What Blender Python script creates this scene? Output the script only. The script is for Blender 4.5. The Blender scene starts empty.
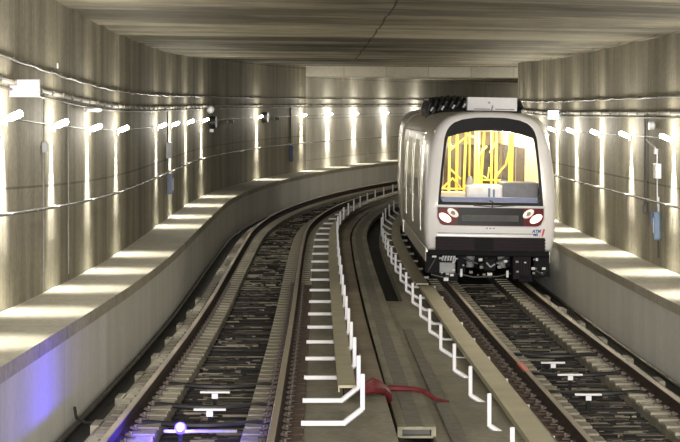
import math
def interp(pts):
    xs=[p[0] for p in pts]; ys=[p[1] for p in pts]; n=len(xs)
    d=[(ys[i+1]-ys[i])/(xs[i+1]-xs[i]) for i in range(n-1)]
    m=[d[0]]+[(d[i-1]+d[i])/2 if d[i-1]*d[i]>0 else 0 for i in range(1,n-1)]+[d[-1]]
    def f(x):
        if x<=xs[0]: return ys[0]+m[0]*(x-xs[0])
        if x>=xs[-1]: return ys[-1]+m[-1]*(x-xs[-1])
        i=max(j for j in range(n-1) if xs[j]<=x)
        h=xs[i+1]-xs[i]; t=(x-xs[i])/h
        return (2*t**3-3*t*t+1)*ys[i]+(t**3-2*t*t+t)*h*m[i]+(3*t*t-2*t**3)*ys[i+1]+(t**3-t*t)*h*m[i+1]
    return f
XL=interp([(0,-1.30),(20,-1.37),(30,-1.46),(42,-1.57),(54,-1.67),(62,-1.70)])
XR=interp([(0,3.85),(20,3.47),(27.7,3.33),(36,3.15),(46,2.99),(54,2.90),(62,2.87)])
DL=interp([(0,.95),(20,.54),(24,.44),(28,.34),(32,.25),(36,.18),(40,.13),(45,.11),(55,.13),(65,.18),(85,.26),(100,.32),(140,.45)])
DR=interp([(0,.05),(30,0),(55,0),(70,.08),(85,.18),(100,.26),(140,.40)])
S0,R0,GAP=62.0,182.0,4.57
def P(f,s,off,z=0.0):
    """point beside a track: f 'L','R' (ref. line), 'C' = left line, mean height"""
    dz = DL(s) if f=='L' else DR(s) if f=='R' else .5*(DL(s)+DR(s))
    if s<=S0: return ((XR(s) if f=='R' else XL(s))+off, s, z+dz)
    if f=='R': off+=GAP
    a=(s-S0)/R0; r=R0-off
    return (-1.70+R0-r*math.cos(a), S0+r*math.sin(a), z+dz)
def heading(f,s,off=0):
    a=P(f,s-.1,off); b=P(f,s+.1,off); return math.atan2(-(b[0]-a[0]),b[1]-a[1])
EXPO=0.32
import bpy, bmesh, random
from mathutils import Vector, Matrix
random.seed(7)
C=bpy.context.scene.collection
# ---------------------------------------------------------------- materials
def newmat(name):
    m=bpy.data.materials.new(name); m.use_nodes=True
    nt=m.node_tree; b=nt.nodes['Principled BSDF']; return m,nt,b
def plain(name,col,rough=.5,metal=0,emit=None,es=0,var=.12,scale=9,bump=.0,spec=None):
    m,nt,b=newmat(name); N=nt.nodes; L=nt.links
    b.inputs['Roughness'].default_value=rough; b.inputs['Metallic'].default_value=metal
    if spec is not None: b.inputs['Specular IOR Level'].default_value=spec
    tc=N.new('ShaderNodeTexCoord'); no=N.new('ShaderNodeTexNoise'); no.inputs['Scale'].default_value=scale; no.inputs['Detail'].default_value=4
    L.new(tc.outputs['Object'],no.inputs['Vector'])
    r=N.new('ShaderNodeValToRGB'); r.color_ramp.elements[0].position=.3; r.color_ramp.elements[1].position=.7
    r.color_ramp.elements[0].color=(*[c*(1-var) for c in col],1); r.color_ramp.elements[1].color=(*[min(1,c*(1+var)) for c in col],1)
    L.new(no.outputs['Fac'],r.inputs['Fac']); L.new(r.outputs['Color'],b.inputs['Base Color'])
    if bump:
        bp=N.new('ShaderNodeBump'); bp.inputs['Strength'].default_value=bump; bp.inputs['Distance'].default_value=.02
        L.new(no.outputs['Fac'],bp.inputs['Height']); L.new(bp.outputs['Normal'],b.inputs['Normal'])
    if emit: b.inputs['Emission Color'].default_value=(*emit,1); b.inputs['Emission Strength'].default_value=es
    return m
def concrete(name,light,dark,us,vs,joint=None,rough=.75,fine=14,bump=.25,lo=.32,hi=.68,jdark=.45,fm=.6):
    """streaky concrete in UV space (u along the tunnel, v across); joint=(du,dv)"""
    m,nt,b=newmat(name); N=nt.nodes; L=nt.links; b.inputs['Roughness'].default_value=rough
    b.inputs['Specular IOR Level'].default_value=.3
    tc=N.new('ShaderNodeTexCoord')
    mp=N.new('ShaderNodeMapping'); mp.inputs['Scale'].default_value=(us,vs,1); L.new(tc.outputs['UV'],mp.inputs['Vector'])
    n1=N.new('ShaderNodeTexNoise'); n1.inputs['Scale'].default_value=1; n1.inputs['Detail'].default_value=5; n1.inputs['Roughness'].default_value=.62
    L.new(mp.outputs['Vector'],n1.inputs['Vector'])
    n2=N.new('ShaderNodeTexNoise'); n2.inputs['Scale'].default_value=fine; n2.inputs['Detail'].default_value=4; L.new(tc.outputs['Object'],n2.inputs['Vector'])
    r=N.new('ShaderNodeValToRGB'); r.color_ramp.elements[0].position=lo; r.color_ramp.elements[1].position=hi
    r.color_ramp.elements[0].color=(*dark,1); r.color_ramp.elements[1].color=(*light,1)
    L.new(n1.outputs['Fac'],r.inputs['Fac'])
    mx=N.new('ShaderNodeMix'); mx.data_type='RGBA'; mx.blend_type='MULTIPLY'; mx.inputs['Factor'].default_value=fm
    r2=N.new('ShaderNodeValToRGB'); r2.color_ramp.elements[0].color=(.55,.55,.55,1); r2.color_ramp.elements[0].position=.3; r2.color_ramp.elements[1].position=.65
    L.new(n2.outputs['Fac'],r2.inputs['Fac']); L.new(r.outputs['Color'],mx.inputs[6]); L.new(r2.outputs['Color'],mx.inputs[7])
    out=mx.outputs[2]
    if joint:
        bk=N.new('ShaderNodeTexBrick'); bk.offset=0; bk.inputs['Scale'].default_value=1
        bk.inputs['Brick Width'].default_value=joint[0]; bk.inputs['Row Height'].default_value=joint[1]; bk.inputs['Mortar Size'].default_value=.018; bk.inputs['Mortar Smooth'].default_value=.3
        bk.inputs['Color1'].default_value=(1,1,1,1); bk.inputs['Color2'].default_value=(.84,.84,.82,1); bk.inputs['Mortar'].default_value=(jdark,jdark,jdark,1)
        L.new(tc.outputs['UV'],bk.inputs['Vector'])
        m3=N.new('ShaderNodeMix'); m3.data_type='RGBA'; m3.blend_type='MULTIPLY'; m3.inputs['Factor'].default_value=1
        L.new(out,m3.inputs[6]); L.new(bk.outputs['Color'],m3.inputs[7]); out=m3.outputs[2]
    L.new(out,b.inputs['Base Color'])
    bp=N.new('ShaderNodeBump'); bp.inputs['Strength'].default_value=bump; bp.inputs['Distance'].default_value=.02
    L.new(n2.outputs['Fac'],bp.inputs['Height']); L.new(bp.outputs['Normal'],b.inputs['Normal'])
    return m
M={}
def island_mat(name):
    m,nt,b=newmat(name); N=nt.nodes; g=N.new('ShaderNodeNewGeometry'); r=N.new('ShaderNodeValToRGB')
    e=r.color_ramp.elements; e[0].position=0; e[0].color=(.012,.011,.010,1); e[1].position=1; e[1].color=(.27,.24,.19,1)
    k=e.new(.55); k.color=(.03,.027,.024,1); k=e.new(.8); k.color=(.10,.09,.075,1)
    nt.links.new(g.outputs['Random Per Island'],r.inputs['Fac']); nt.links.new(r.outputs['Color'],b.inputs['Base Color'])
    b.inputs['Roughness'].default_value=.9; b.inputs['Specular IOR Level'].default_value=.1; return m
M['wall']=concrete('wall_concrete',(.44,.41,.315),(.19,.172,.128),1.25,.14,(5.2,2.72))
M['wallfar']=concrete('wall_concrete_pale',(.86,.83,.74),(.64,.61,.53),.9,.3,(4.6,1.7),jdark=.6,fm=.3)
M['ceil']=concrete('ceiling_concrete',(.56,.51,.375),(.13,.115,.08),.30,.10,(9.0,4.65),lo=.42,hi=.60,jdark=.2,fine=2.2)  # strong cross bands paint in grazing lamp light over the concrete's own streaks
M['ledge']=concrete('ledge_concrete',(.56,.53,.43),(.40,.375,.30),.5,.7,(2.4,9))
M['ledgeside']=concrete('ledge_side_paint',(.82,.82,.79),(.68,.68,.65),.8,.15,(4.8,9),jdark=.75,bump=.08,fm=.2)
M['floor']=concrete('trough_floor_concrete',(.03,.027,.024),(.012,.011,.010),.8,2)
M['slab']=concrete('centre_slab_concrete',(.34,.32,.25),(.18,.168,.13),.5,1.6,(3.1,9),jdark=.5)
M['slabbrown']=concrete('brown_slab_concrete',(.31,.255,.185),(.19,.155,.11),.6,1.6,(1.5,9),jdark=.4)
M['duct']=concrete('duct_concrete',(.34,.325,.25),(.20,.185,.145),.5,.9,(1.55,9),jdark=.5)
M['plinth']=concrete('plinth_concrete',(.27,.25,.20),(.14,.13,.10),1.5,2)
M['stained']=plain('oil_stained_concrete',(.085,.06,.048),.85,var=.3,scale=6,spec=.15)
M['rustconc']=concrete('oil_stained_plinth',(.10,.07,.055),(.04,.027,.022),1.5,2)
M['block']=plain('sleeper_concrete',(.25,.232,.185),.8,var=.25,scale=6,bump=.2,spec=.2)
M['board']=plain('cover_board_beige',(.39,.365,.25),.55,var=.10,scale=2)
M['darkstripe']=plain('dark_grey_strip',(.13,.122,.10),.8,var=.3)  # one dark tone for the lid stripe and the slab strip
M['rust']=plain('rusty_rail_steel',(.035,.021,.017),.8,0,spec=.2,var=.3)
M['railtop']=plain('worn_rail_head',(.27,.22,.165),.55,.2,var=.1)
M['clip']=plain('fastener_steel',(.09,.072,.062),.6,.2)
M['white']=plain('white_painted_steel',(.62,.62,.66),.4,var=.04)
M['black']=plain('black_rubber',(.012,.012,.013),.5)
M['blackpl']=plain('black_gloss_panel',(.006,.006,.008),.4,spec=.2)
M['galv']=plain('galvanised_pipe',(.20,.19,.165),.6,.1,var=.2)
M['cable']=plain('dark_cable_sheath',(.07,.066,.058),.5)
M['grey']=plain('grey_plastic',(.30,.31,.32),.5)
M['lightgrey']=plain('light_grey_plastic',(.62,.63,.65),.45)
M['bluegrey']=plain('blue_grey_plastic',(.11,.17,.27),.45)
M['navy']=plain('navy_enamel',(.03,.05,.13),.4)
M['red']=plain('dark_red_hose',(.11,.010,.014),.5,var=.25)
M['redpl']=plain('dark_red_gloss',(.10,.005,.009),.4,var=.03,spec=.2)
M['silver']=plain('train_silver_paint',(.64,.61,.55),.32,.35,var=.03,scale=2)
M['pearl']=plain('train_front_pearl_paint',(.84,.82,.83),.28,.1,var=.02,scale=2)
M['skirt']=plain('bumper_dark_ribs',(.018,.011,.015),.6,spec=.15)
M['glassdark']=plain('dark_side_glass',(.42,.40,.35),.12,.75,var=.15,scale=1.2)
M['bogie']=plain('bogie_black_steel',(.006,.006,.008),.6,0,var=.3,spec=.12)
M['steel']=plain('bright_steel',(.55,.54,.52),.3,.9)
M['yellow']=plain('yellow_handrail',(.88,.70,.12),.4,var=.03)
M['cream']=plain('cream_lining',(.66,.58,.42),.5,var=.05,scale=2)
M['intwin']=plain('interior_dark_window',(.10,.075,.055),.12,var=.5,scale=3)
M['seat']=plain('seat_slate',(.10,.11,.15),.5)
M['blueband']=plain('blue_sill',(.10,.13,.30),.4)
M['flooring']=plain('train_floor_grey',(.30,.29,.28),.5)
M['lamp']=plain('lamp_diffuser',(1,1,1),.4,emit=(1,.93,.78),es=26,var=0)
M['interlamp']=plain('interior_lamp_strip',(1,1,1),.4,emit=(1,.90,.66),es=7,var=0)
M['sign']=plain('lit_sign_face',(.05,.04,.042),.6,emit=(1,.76,.82),es=.8,var=0)
M['exitsign']=plain('lit_small_sign_face',(1,1,1),.4,emit=(.85,1,.92),es=2.5,var=0)
M['head']=plain('headlight_warm_glow',(1,.8,.7),.3,emit=(1,.52,.42),es=2.6,var=0)
M['headdim']=plain('headlight_reflector',(.85,.75,.70),.25,.2,emit=(1,.55,.45),es=.45,var=0)
M['blueled']=plain('blue_beacon_lens',(.1,.1,1),.3,emit=(.06,.03,1),es=4,var=0)
M['ledcore']=plain('blue_beacon_core',(.8,.8,1),.3,emit=(.65,.65,1),es=20,var=0)
M['display']=plain('grey_display_slats',(.045,.043,.042),.6,var=.3,scale=30,spec=.2)
M['logoblue']=plain('logo_blue',(.03,.06,.30),.4,var=0)
M['logored']=plain('logo_red',(.60,.03,.03),.4,var=0)
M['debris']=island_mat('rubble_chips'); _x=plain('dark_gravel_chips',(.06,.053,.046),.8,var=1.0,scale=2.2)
M['redmark']=plain('red_paint_mark',(.62,.08,.05),.5)
def glass(name):
    m,nt,b=newmat(name); b.inputs['Transmission Weight'].default_value=1; b.inputs['Roughness'].default_value=0
    b.inputs['IOR'].default_value=1.2; b.inputs['Base Color'].default_value=(1,1,1,1)
    N=nt.nodes; L=nt.links
    tr=N.new('ShaderNodeBsdfTransparent'); gl=N.new('ShaderNodeBsdfGlossy'); gl.inputs['Roughness'].default_value=.03
    fr=N.new('ShaderNodeFresnel'); fr.inputs['IOR'].default_value=1.45; mx=N.new('ShaderNodeMixShader')
    L.new(fr.outputs[0],mx.inputs[0]); L.new(tr.outputs[0],mx.inputs[1]); L.new(gl.outputs[0],mx.inputs[2])
    L.new(mx.outputs[0],N['Material Output'].inputs['Surface']); return m
M['glass']=glass('windscreen_glass')
# ---------------------------------------------------------------- mesh helpers
def link(name,bm,mat,parent=None,smooth=False,mats=None):
    bmesh.ops.recalc_face_normals(bm,faces=bm.faces)
    me=bpy.data.meshes.new(name); bm.to_mesh(me); bm.free()
    for x in (mats or [mat]): me.materials.append(M[x])
    if smooth:
        for p in me.polygons: p.use_smooth=True
        me.set_sharp_from_angle(angle=math.radians(38)) if hasattr(me,'set_sharp_from_angle') else None
    o=bpy.data.objects.new(name,me); C.objects.link(o)
    if parent: o.parent=parent
    return o
def tag(o,label,cat,group=None,kind=None):
    if label: o['label']=label
    if cat: o['category']=cat
    if group: o['group']=group
    if kind: o['kind']=kind
    return o
def thing(name,label,cat,loc,rz=0,group=None):
    o=bpy.data.objects.new(name,None); C.objects.link(o); o.location=loc; o.rotation_euler=(0,0,rz); o.empty_display_size=.1
    return tag(o,label,cat,group)
def B(): return bmesh.new()
def box(bm,x0,x1,y0,y1,z0,z1,bev=0,mi=0):
    vs=[bm.verts.new(p) for p in ((x0,y0,z0),(x1,y0,z0),(x1,y1,z0),(x0,y1,z0),(x0,y0,z1),(x1,y0,z1),(x1,y1,z1),(x0,y1,z1))]
    fs=[bm.faces.new([vs[i] for i in f]) for f in ((0,3,2,1),(4,5,6,7),(0,1,5,4),(1,2,6,5),(2,3,7,6),(3,0,4,7))]
    for f in fs: f.material_index=mi
    if bev:
        es={e for f in fs for e in f.edges}
        r=bmesh.ops.bevel(bm,geom=list(es),offset=bev,segments=2,affect='EDGES',profile=.6)
        for f in r['faces']: f.material_index=mi
    return vs
def tube(bm,pts,r,n=8,closed=False,mi=0,flat=1):
    pts=[Vector(p) for p in pts]; rings=[]; up=Vector((0,0,1))
    for i,p in enumerate(pts):
        a=pts[max(i-1,0)]; b=pts[min(i+1,len(pts)-1)]; t=(b-a).normalized()
        s=t.cross(up)
        if s.length<.05: s=t.cross(Vector((0,1,0)))
        s.normalize(); u=s.cross(t).normalized()
        rr=r[i] if isinstance(r,(list,tuple)) else r
        rings.append([bm.verts.new(p+s*math.cos(2*math.pi*k/n+math.pi/n)*rr+u*math.sin(2*math.pi*k/n+math.pi/n)*rr*flat) for k in range(n)])
    for a,b in zip(rings,rings[1:]):
        for k in range(n):
            f=bm.faces.new((a[k],a[(k+1)%n],b[(k+1)%n],b[k])); f.material_index=mi
    for rg in (rings[0],rings[-1]):
        f=bm.faces.new(rg); f.material_index=mi
def disc(bm,c,axis,r,h,n=20,mi=0):
    c=Vector(c); ax=Vector(axis).normalized(); tube(bm,[c-ax*h/2,c+ax*h/2],r,n,mi=mi)
def frange(a,b,st):
    n=max(1,round((b-a)/st)); return [a+(b-a)*i/n for i in range(n+1)]
def sweep(bm,f,prof,ss,mis=None,close=True,caps=True):
    """profile [(off,z)] swept along the line; UV = (distance, profile length)"""
    uv=bm.loops.layers.uv.verify(); n=len(prof)
    L=[0]
    for i in range(n): a=prof[i]; b=prof[(i+1)%n]; L.append(L[-1]+math.hypot(b[0]-a[0],b[1]-a[1]))
    rings=[[bm.verts.new(P(f,s,o,z)) for o,z in prof] for s in ss]
    for j in range(len(ss)-1):
        for i in range(n if close else n-1):
            k=(i+1)%n
            fc=bm.faces.new((rings[j][i],rings[j][k],rings[j+1][k],rings[j+1][i]))
            if mis: fc.material_index=mis[i]
            for lp,(u,v) in zip(fc.loops,((ss[j],L[i]),(ss[j],L[i+1]),(ss[j+1],L[i+1]),(ss[j+1],L[i]))): lp[uv].uv=(u,v)
    if close and caps:
        for rg in (rings[0],rings[-1]):
            fc=bm.faces.new(rg)
            for lp,(o,z) in zip(fc.loops,prof): lp[uv].uv=(o,z)
def rect(o0,o1,z0,z1): return [(o0,z0),(o1,z0),(o1,z1),(o0,z1)]
NTH=['nearest','second','third','fourth','fifth','sixth','seventh','eighth','ninth','tenth','eleventh','twelfth','thirteenth','fourteenth','fifteenth','sixteenth','seventeenth','eighteenth','nineteenth','twentieth',
 'twenty-first','twenty-second','twenty-third','twenty-fourth','twenty-fifth','twenty-sixth','twenty-seventh','twenty-eighth','twenty-ninth','thirtieth','thirty-first','thirty-second','thirty-third','thirty-fourth','thirty-fifth']
# ---------------------------------------------------------------- tunnel shell
NEAR=14; FAR=135; PORT=93.5
s1=frange(NEAR,PORT,1.5); s2=frange(PORT,FAR,1.5); sa=s1+s2[1:]
FZ=-.32
def ceilz(s): return 4.76+ (0 if s<55 else min(1,(s-55)/30)*.27) - (0 if s<PORT+.5 else .30)
def wall(name,f,sgn,ss,mat):
    bm=B(); uv=bm.loops.layers.uv.verify()
    o0,o1=2.45*sgn,2.85*sgn; rings=[]
    for s in ss: rings.append([bm.verts.new(P(f,s,o,z)) for o,z in ((o0,FZ-.2),(o0,5.3),(o1,5.3),(o1,FZ-.2))])
    L=[0,5.8,6.2,12,12.4]
    for j in range(len(ss)-1):
        for i in range(4):
            k=(i+1)%4; fc=bm.faces.new((rings[j][i],rings[j][k],rings[j+1][k],rings[j+1][i]))
            for lp,(u,v) in zip(fc.loops,((ss[j],L[i]),(ss[j],L[i+1]),(ss[j+1],L[i+1]),(ss[j+1],L[i]))): lp[uv].uv=(u+(0 if sgn<0 else 31.7),v)
    bm.faces.new(rings[0]); bm.faces.new(rings[-1])
    return tag(link(name,bm,mat),None,None,kind='structure')
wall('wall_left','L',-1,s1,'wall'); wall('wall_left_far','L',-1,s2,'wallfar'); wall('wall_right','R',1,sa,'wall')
def span(name,ss,z0f,z1f,mat,nx=14,oL=-2.6,oR=2.6,step=False):
    bm=B(); uv=bm.loops.layers.uv.verify(); rows=[]
    for s in ss:
        a0,b0=Vector(P('L',s,oL,z0f(s))),Vector(P('R',s,oR,z0f(s))); a1,b1=Vector(P('L',s,oL,z1f(s))),Vector(P('R',s,oR,z1f(s)))
        rows.append(([bm.verts.new(a0.lerp(b0,i/nx)) for i in range(nx+1)],[bm.verts.new(a1.lerp(b1,i/nx)) for i in range(nx+1)]))
        if step:   # level across each track, the change of height sits under the centre slabs
            for row,(a,b) in zip(rows[-1],((a0,b0),(a1,b1))):
                for i,v in enumerate(row): t=min(1,max(0,(i/nx-.43)/.14)); v.co.z=a.z+(b.z-a.z)*t
    def q(vs,uvs):
        fc=bm.faces.new(vs)
        for lp,u in zip(fc.loops,uvs): lp[uv].uv=u
    W=9.6/nx
    for j in range(len(ss)-1):
        for t in (0,1):
            for i in range(nx):
                q((rows[j][t][i],rows[j][t][i+1],rows[j+1][t][i+1],rows[j+1][t][i]),((ss[j],i*W),(ss[j],i*W+W),(ss[j+1],i*W+W),(ss[j+1],i*W)))
        for i in (0,nx): q((rows[j][0][i],rows[j][1][i],rows[j+1][1][i],rows[j+1][0][i]),((ss[j],0),(ss[j],.3),(ss[j+1],.3),(ss[j+1],0)))
    for j in (0,-1):
        for i in range(nx): q((rows[j][0][i],rows[j][0][i+1],rows[j][1][i+1],rows[j][1][i]),((0,i*W),(0,i*W+W),(.3,i*W+W),(.3,i*W)))
    return tag(link(name,bm,mat),None,None,kind='structure')
cs=frange(NEAR+8,FAR,.5)
def rib(s): # shallow board-marked steps across the soffit
    k=int(s*2)%17; return ceilz(s)+(.03 if k in (0,1,2,9,10) else 0)
span('ceiling',cs,rib,lambda s:5.25,'ceil')
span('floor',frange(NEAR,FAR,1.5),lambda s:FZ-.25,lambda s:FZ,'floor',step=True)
# portal beam where the section changes
span('trim_1',[PORT,PORT+.5],lambda s:4.60,lambda s:5.2,'wallfar')
# ledges
def ledge(name,f,sg):
    bm=B(); pr=[(sg*2.46,FZ),(sg*1.47,FZ),(sg*1.47,.66),(sg*1.44,.66),(sg*1.44,.80),(sg*2.46,.80)]
    sweep(bm,f,pr,sa,[1,1,1,0,0,0])
    return tag(link(name,bm,None,mats=['ledge','ledgeside']),None,None,kind='structure')
ledge('walkway_ledge_left','L',-1); ledge('walkway_ledge_right','R',1)
# plinths, centre slabs
def struct(name,f,prof,ss,mat,**k):
    bm=B(); sweep(bm,f,prof,ss,**k); return tag(link(name,bm,mat),None,None,kind='structure')
for f,side in (('L','left'),('R','right')):
    for c in (-.75,.75):
        st=(f=='L')==(c>0)
        if not st: struct('track_plinth_%s'%side,f,rect(c-.33,c+.32,FZ-.02,-.195),sa,'plinth'); continue
        a_,b_=(c-.33,c) if c>0 else (c,c+.32); c_,d_=(c+.0,c+.22) if c>0 else (c-.38,c)
        struct('track_plinth_%s'%side,f,rect(a_,b_,FZ-.02,-.195),sa,'plinth'); struct('track_plinth_stained_%s'%side,f,rect(c_,d_,FZ-.02,-.195),sa,'rustconc')
        if c>0: struct('track_plinth_outer_%s'%side,f,rect(d_,c+.32,FZ-.02,-.195),sa,'plinth')
bm=B()
for k in range(9):
    s=20.6+2.85*k; sweep(bm,'L',rect(-1.15,-1.06,FZ-.01,-.18),[s,s+.55])
tag(link('track_plinth_pads_left',bm,'block'),None,None,kind='structure')
bm=B()
for k in range(9):
    s=22.6+2.85*k; sweep(bm,'R',rect(1.06,1.15,FZ-.01,-.18),[s,s+.55])
tag(link('track_plinth_pads_right',bm,'block'),None,None,kind='structure')
struct('centre_slab_left','L',rect(1.03,1.95,FZ-.02,-.19),sa,'slab')
struct('centre_strip_brown','L',rect(1.72,1.97,-.2,-.165),frange(27,80,1.5),'slabbrown')
bm=B(); sR=frange(NEAR,44,1.5)
def strip_between(name,ss,a,b,z1,mat,thick=.2,dark=None):
    """slab between an offset from the left line and one from the right line"""
    bm=B(); uv=bm.loops.layers.uv.verify(); R=[]
    for s in ss:
        pa=Vector(P('C',s,a,z1)); pb=Vector(P('R',s,b,z1)); pb.z=.5*(pb.z+P('C',s,a,z1)[2]) 
        R.append([bm.verts.new(v) for v in (pa,pb,pb-Vector((0,0,thick)),pa-Vector((0,0,thick)))])
    for j in range(len(ss)-1):
        for i in range(4):
            k=(i+1)%4; fc=bm.faces.new((R[j][i],R[j][k],R[j+1][k],R[j+1][i]))
            for lp,u in zip(fc.loops,((ss[j],i),(ss[j],i+1),(ss[j+1],i+1),(ss[j+1],i))): lp[uv].uv=u
    bm.faces.new(R[0]); bm.faces.new(R[-1])
    return tag(link(name,bm,mat),None,None,kind='structure')
strip_between('centre_slab_right',sR,2.40,-1.03,-.20,'slab',.3)
strip_between('centre_slab_far',frange(44,FAR,1.5),2.78,-1.03,-.20,'slab',.3)
# cable duct
d=thing('cable_duct','pale concrete cable duct with a dark strip down its lid and an open black end','duct',P('C',24.5,2.2,-.2))
inv=Matrix.Translation(-Vector(d.location))
def ch(o,par): # parts built in world coordinates
    o.data.transform(Matrix.Translation(-par.matrix_basis.translation)) if par.rotation_euler.z==0 else o.data.transform(par.matrix_basis.inverted())
    o.parent=par; return o
sd=frange(24.5,FAR,1.5)
bm=B(); sweep(bm,'C',rect(2.02,2.07,-.22,-.13),sd); sweep(bm,'C',rect(2.38,2.43,-.22,-.13),sd); sweep(bm,'C',rect(2.071,2.379,-.22,-.195),sd)
ch(link('duct_wall',bm,'duct'),d)
bm=B(); sweep(bm,'C',rect(2.02,2.43,-.129,-.10),sd); ch(link('lid',bm,'duct'),d)
bm=B(); sweep(bm,'C',rect(2.12,2.30,-.10,-.095),sd); ch(link('lid_strip',bm,'darkstripe'),d)
bm=B(); sweep(bm,'C',rect(2.075,2.375,-.195,-.138),frange(24.62,30,1.5)); ch(link('cable_bundle',bm,'black'),d)
tag(link('drain_cover_strip',(lambda b:(sweep(b,'C',rect(2.58,2.72,-.2,-.188),frange(NEAR+5,38,1.5)),b)[1])(B()),'darkstripe'),'dark flat strip on the slab right of the cable duct','cover strip')
# ---------------------------------------------------------------- rails
prof=[(-.07,-.155),(.07,-.155),(.07,-.142),(.012,-.12),(.010,-.045),(.036,-.034),(.036,-.006),(.028,0),(-.028,0),(-.036,-.006),(-.036,-.034),(-.010,-.045),(-.012,-.12),(-.07,-.142)]
rm=[0]*14; rm[6]=rm[7]=rm[8]=1
sr=frange(NEAR,125,1.0)
for f,c,lab in (('L',-.75,'rusty running rail nearest the left ledge'),('L',.75,'rusty running rail of the left track, on the side of the centre walkway'),
                ('R',-.75,'running rail of the right track, beside the beige cover board'),('R',.75,'running rail of the right track, on the side of the right ledge')):
    bm=B(); sweep(bm,f,[(o+c,z) for o,z in prof],sr,rm)
    o=tag(link('running_rail',bm,None,mats=['rust','railtop']),lab,'rail','running rails')
    if f=='R' and c<0:
        b2=B(); sweep(b2,'R',rect(c-.037,c+.037,-.03,.002),[30.9,31.9]); pm=link('paint_mark',b2,'redmark',o); pm['label']='red paint mark on the rail head'
# ---------------------------------------------------------------- sleepers
def half_block(side,st):
    b=B(); x0,x1=(-1.03,-.43) if side<0 else (.43,1.03)
    vs=box(b,x0,x1,-.19,.19,-.24,-.165,.012)
    if st:
        bmesh.ops.bisect_plane(b,geom=b.verts[:]+b.edges[:]+b.faces[:],plane_co=(side*.76,0,0),plane_no=(1,0,0))
        for f_ in b.faces:
            if f_.calc_center_median().x*side>.76: f_.material_index=1
    return b
def clips(side):
    b=B(); c=.75*side
    box(b,c-.16,c+.16,-.075,.075,-.166,-.155)
    for q in (-1,1):
        disc(b,(c+q*.115,0,-.13),(0,0,1),.02,.06,8); tube(b,[(c+q*.13,-.05,-.14),(c+q*.07,-.045,-.125),(c+q*.07,.045,-.125),(c+q*.13,.05,-.14)],.011,6)
    return b
def make_sleeper(dirty):
    r=thing('sleeper','','sleeper',(0,0,0))
    for sd_ in (-1,1):
        k=link('concrete_block',half_block(sd_,sd_==dirty),None,r,mats=['block','stained'])
        link('rail_fastener',clips(sd_),'clip',r)
    b=B(); box(b,-.45,.45,-.03,.03,-.315,-.285); link('tie_bar',b,'bogie',r)
    return r
protos={'left':make_sleeper(1),'right':make_sleeper(-1)}; used=set()
def copy_tree(o,parent=None):
    c=o.copy(); C.objects.link(c)
    if parent: c.parent=parent
    for x in list(o.children): copy_tree(x,c)
    return c
bfar=B()
for x0,x1 in ((-1.03,-.43),(.43,1.03)): box(bfar,x0,x1,-.15,.15,-.24,-.165)
box(bfar,-.45,.45,-.03,.03,-.315,-.295)
far_s=link('sleeper',bfar,'block'); 
firstp=firstf=True
SP=.6
for f,a,b_,nm in (('L',19.2,104,'left'),('R',22.0,50.4,'right')):
    s=a; i=0
    while s<b_:
        nearp = s<47
        if nearp: o=protos[nm] if nm not in used else copy_tree(protos[nm]); used.add(nm)
        else:
            if firstf: o=far_s; firstf=False
            else: o=far_s.copy(); C.objects.link(o)
        x,y,z=P(f,s,0,0); o.location=(x,y,z); o.rotation_euler=(0,0,heading(f,s))
        if nearp and i<12: tag(o,'twin-block concrete sleeper under the %s track, %s in the row from the picture bottom'%(nm,NTH[i]),'sleeper','concrete sleepers of the %s track'%nm)
        elif nearp: tag(o,'twin-block concrete sleeper with tie bar in the middle stretch of the %s track'%nm,'sleeper','middle sleepers of the %s track'%nm)
        else: tag(o,'distant concrete sleeper of the %s track %s'%(nm,'before the bend' if nm=='left' else 'under the train'),'sleeper','far sleepers of the %s track'%nm)
        s+=SP; i+=1
# debris in the troughs
for f,nm,a,b_ in (('L','left',19,108),('R','right',21,50)):
    bm=B()
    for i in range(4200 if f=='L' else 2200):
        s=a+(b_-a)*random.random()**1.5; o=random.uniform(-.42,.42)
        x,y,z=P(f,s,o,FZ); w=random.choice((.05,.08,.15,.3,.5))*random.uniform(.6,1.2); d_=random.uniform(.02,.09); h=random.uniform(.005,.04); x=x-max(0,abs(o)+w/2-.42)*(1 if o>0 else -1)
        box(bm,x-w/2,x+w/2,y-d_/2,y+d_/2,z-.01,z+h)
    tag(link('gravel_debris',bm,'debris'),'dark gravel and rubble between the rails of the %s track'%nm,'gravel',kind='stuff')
# ---------------------------------------------------------------- power rail covers and brackets
def cover(f,o0,o1,s0,s1_,zt,label,rc):
    d=thing('power_rail_cover',label,'cover board',P(f,s0,(o0+o1)/2,zt-.06))
    ss=frange(s0,s1_,1.2)
    bm=B(); sweep(bm,f,rect(o0,o1,zt-.03,zt),ss); sweep(bm,f,rect(o0,o0+.015,zt-.075,zt-.03),ss); sweep(bm,f,rect(o1-.015,o1,zt-.075,zt-.03),ss)
    ch(link('cover_board',bm,'board'),d)
    bm=B(); sweep(bm,f,rect(rc-.035,rc+.035,zt-.115,zt-.045),ss); sweep(bm,f,rect(rc-.045,rc+.045,-.13,-.115),ss); ch(link('conductor_rail',bm,'rust'),d)
cover('L',1.40,1.60,25.9,112,.0,'narrow beige cover board over the power rail of the left track',1.5)
cover('R',-1.40,-1.13,NEAR+5,46,.0,'wide beige cover board along the right track in front of the train',-1.27)
cover('R',-1.44,-1.19,46.6,112,.0,'beige cover board running on beside the train towards the bend',-1.3)
def bracket_bm(m,stand=.34):
    b=B()
    box(b,*sorted((m*1.0,m*1.46)),-.03,.03,-.15,-.11)
    def bar(p,q,w=.028):
        t=Vector(q)-Vector(p); tube(b,[p,q],w,6)
    return b
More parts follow.
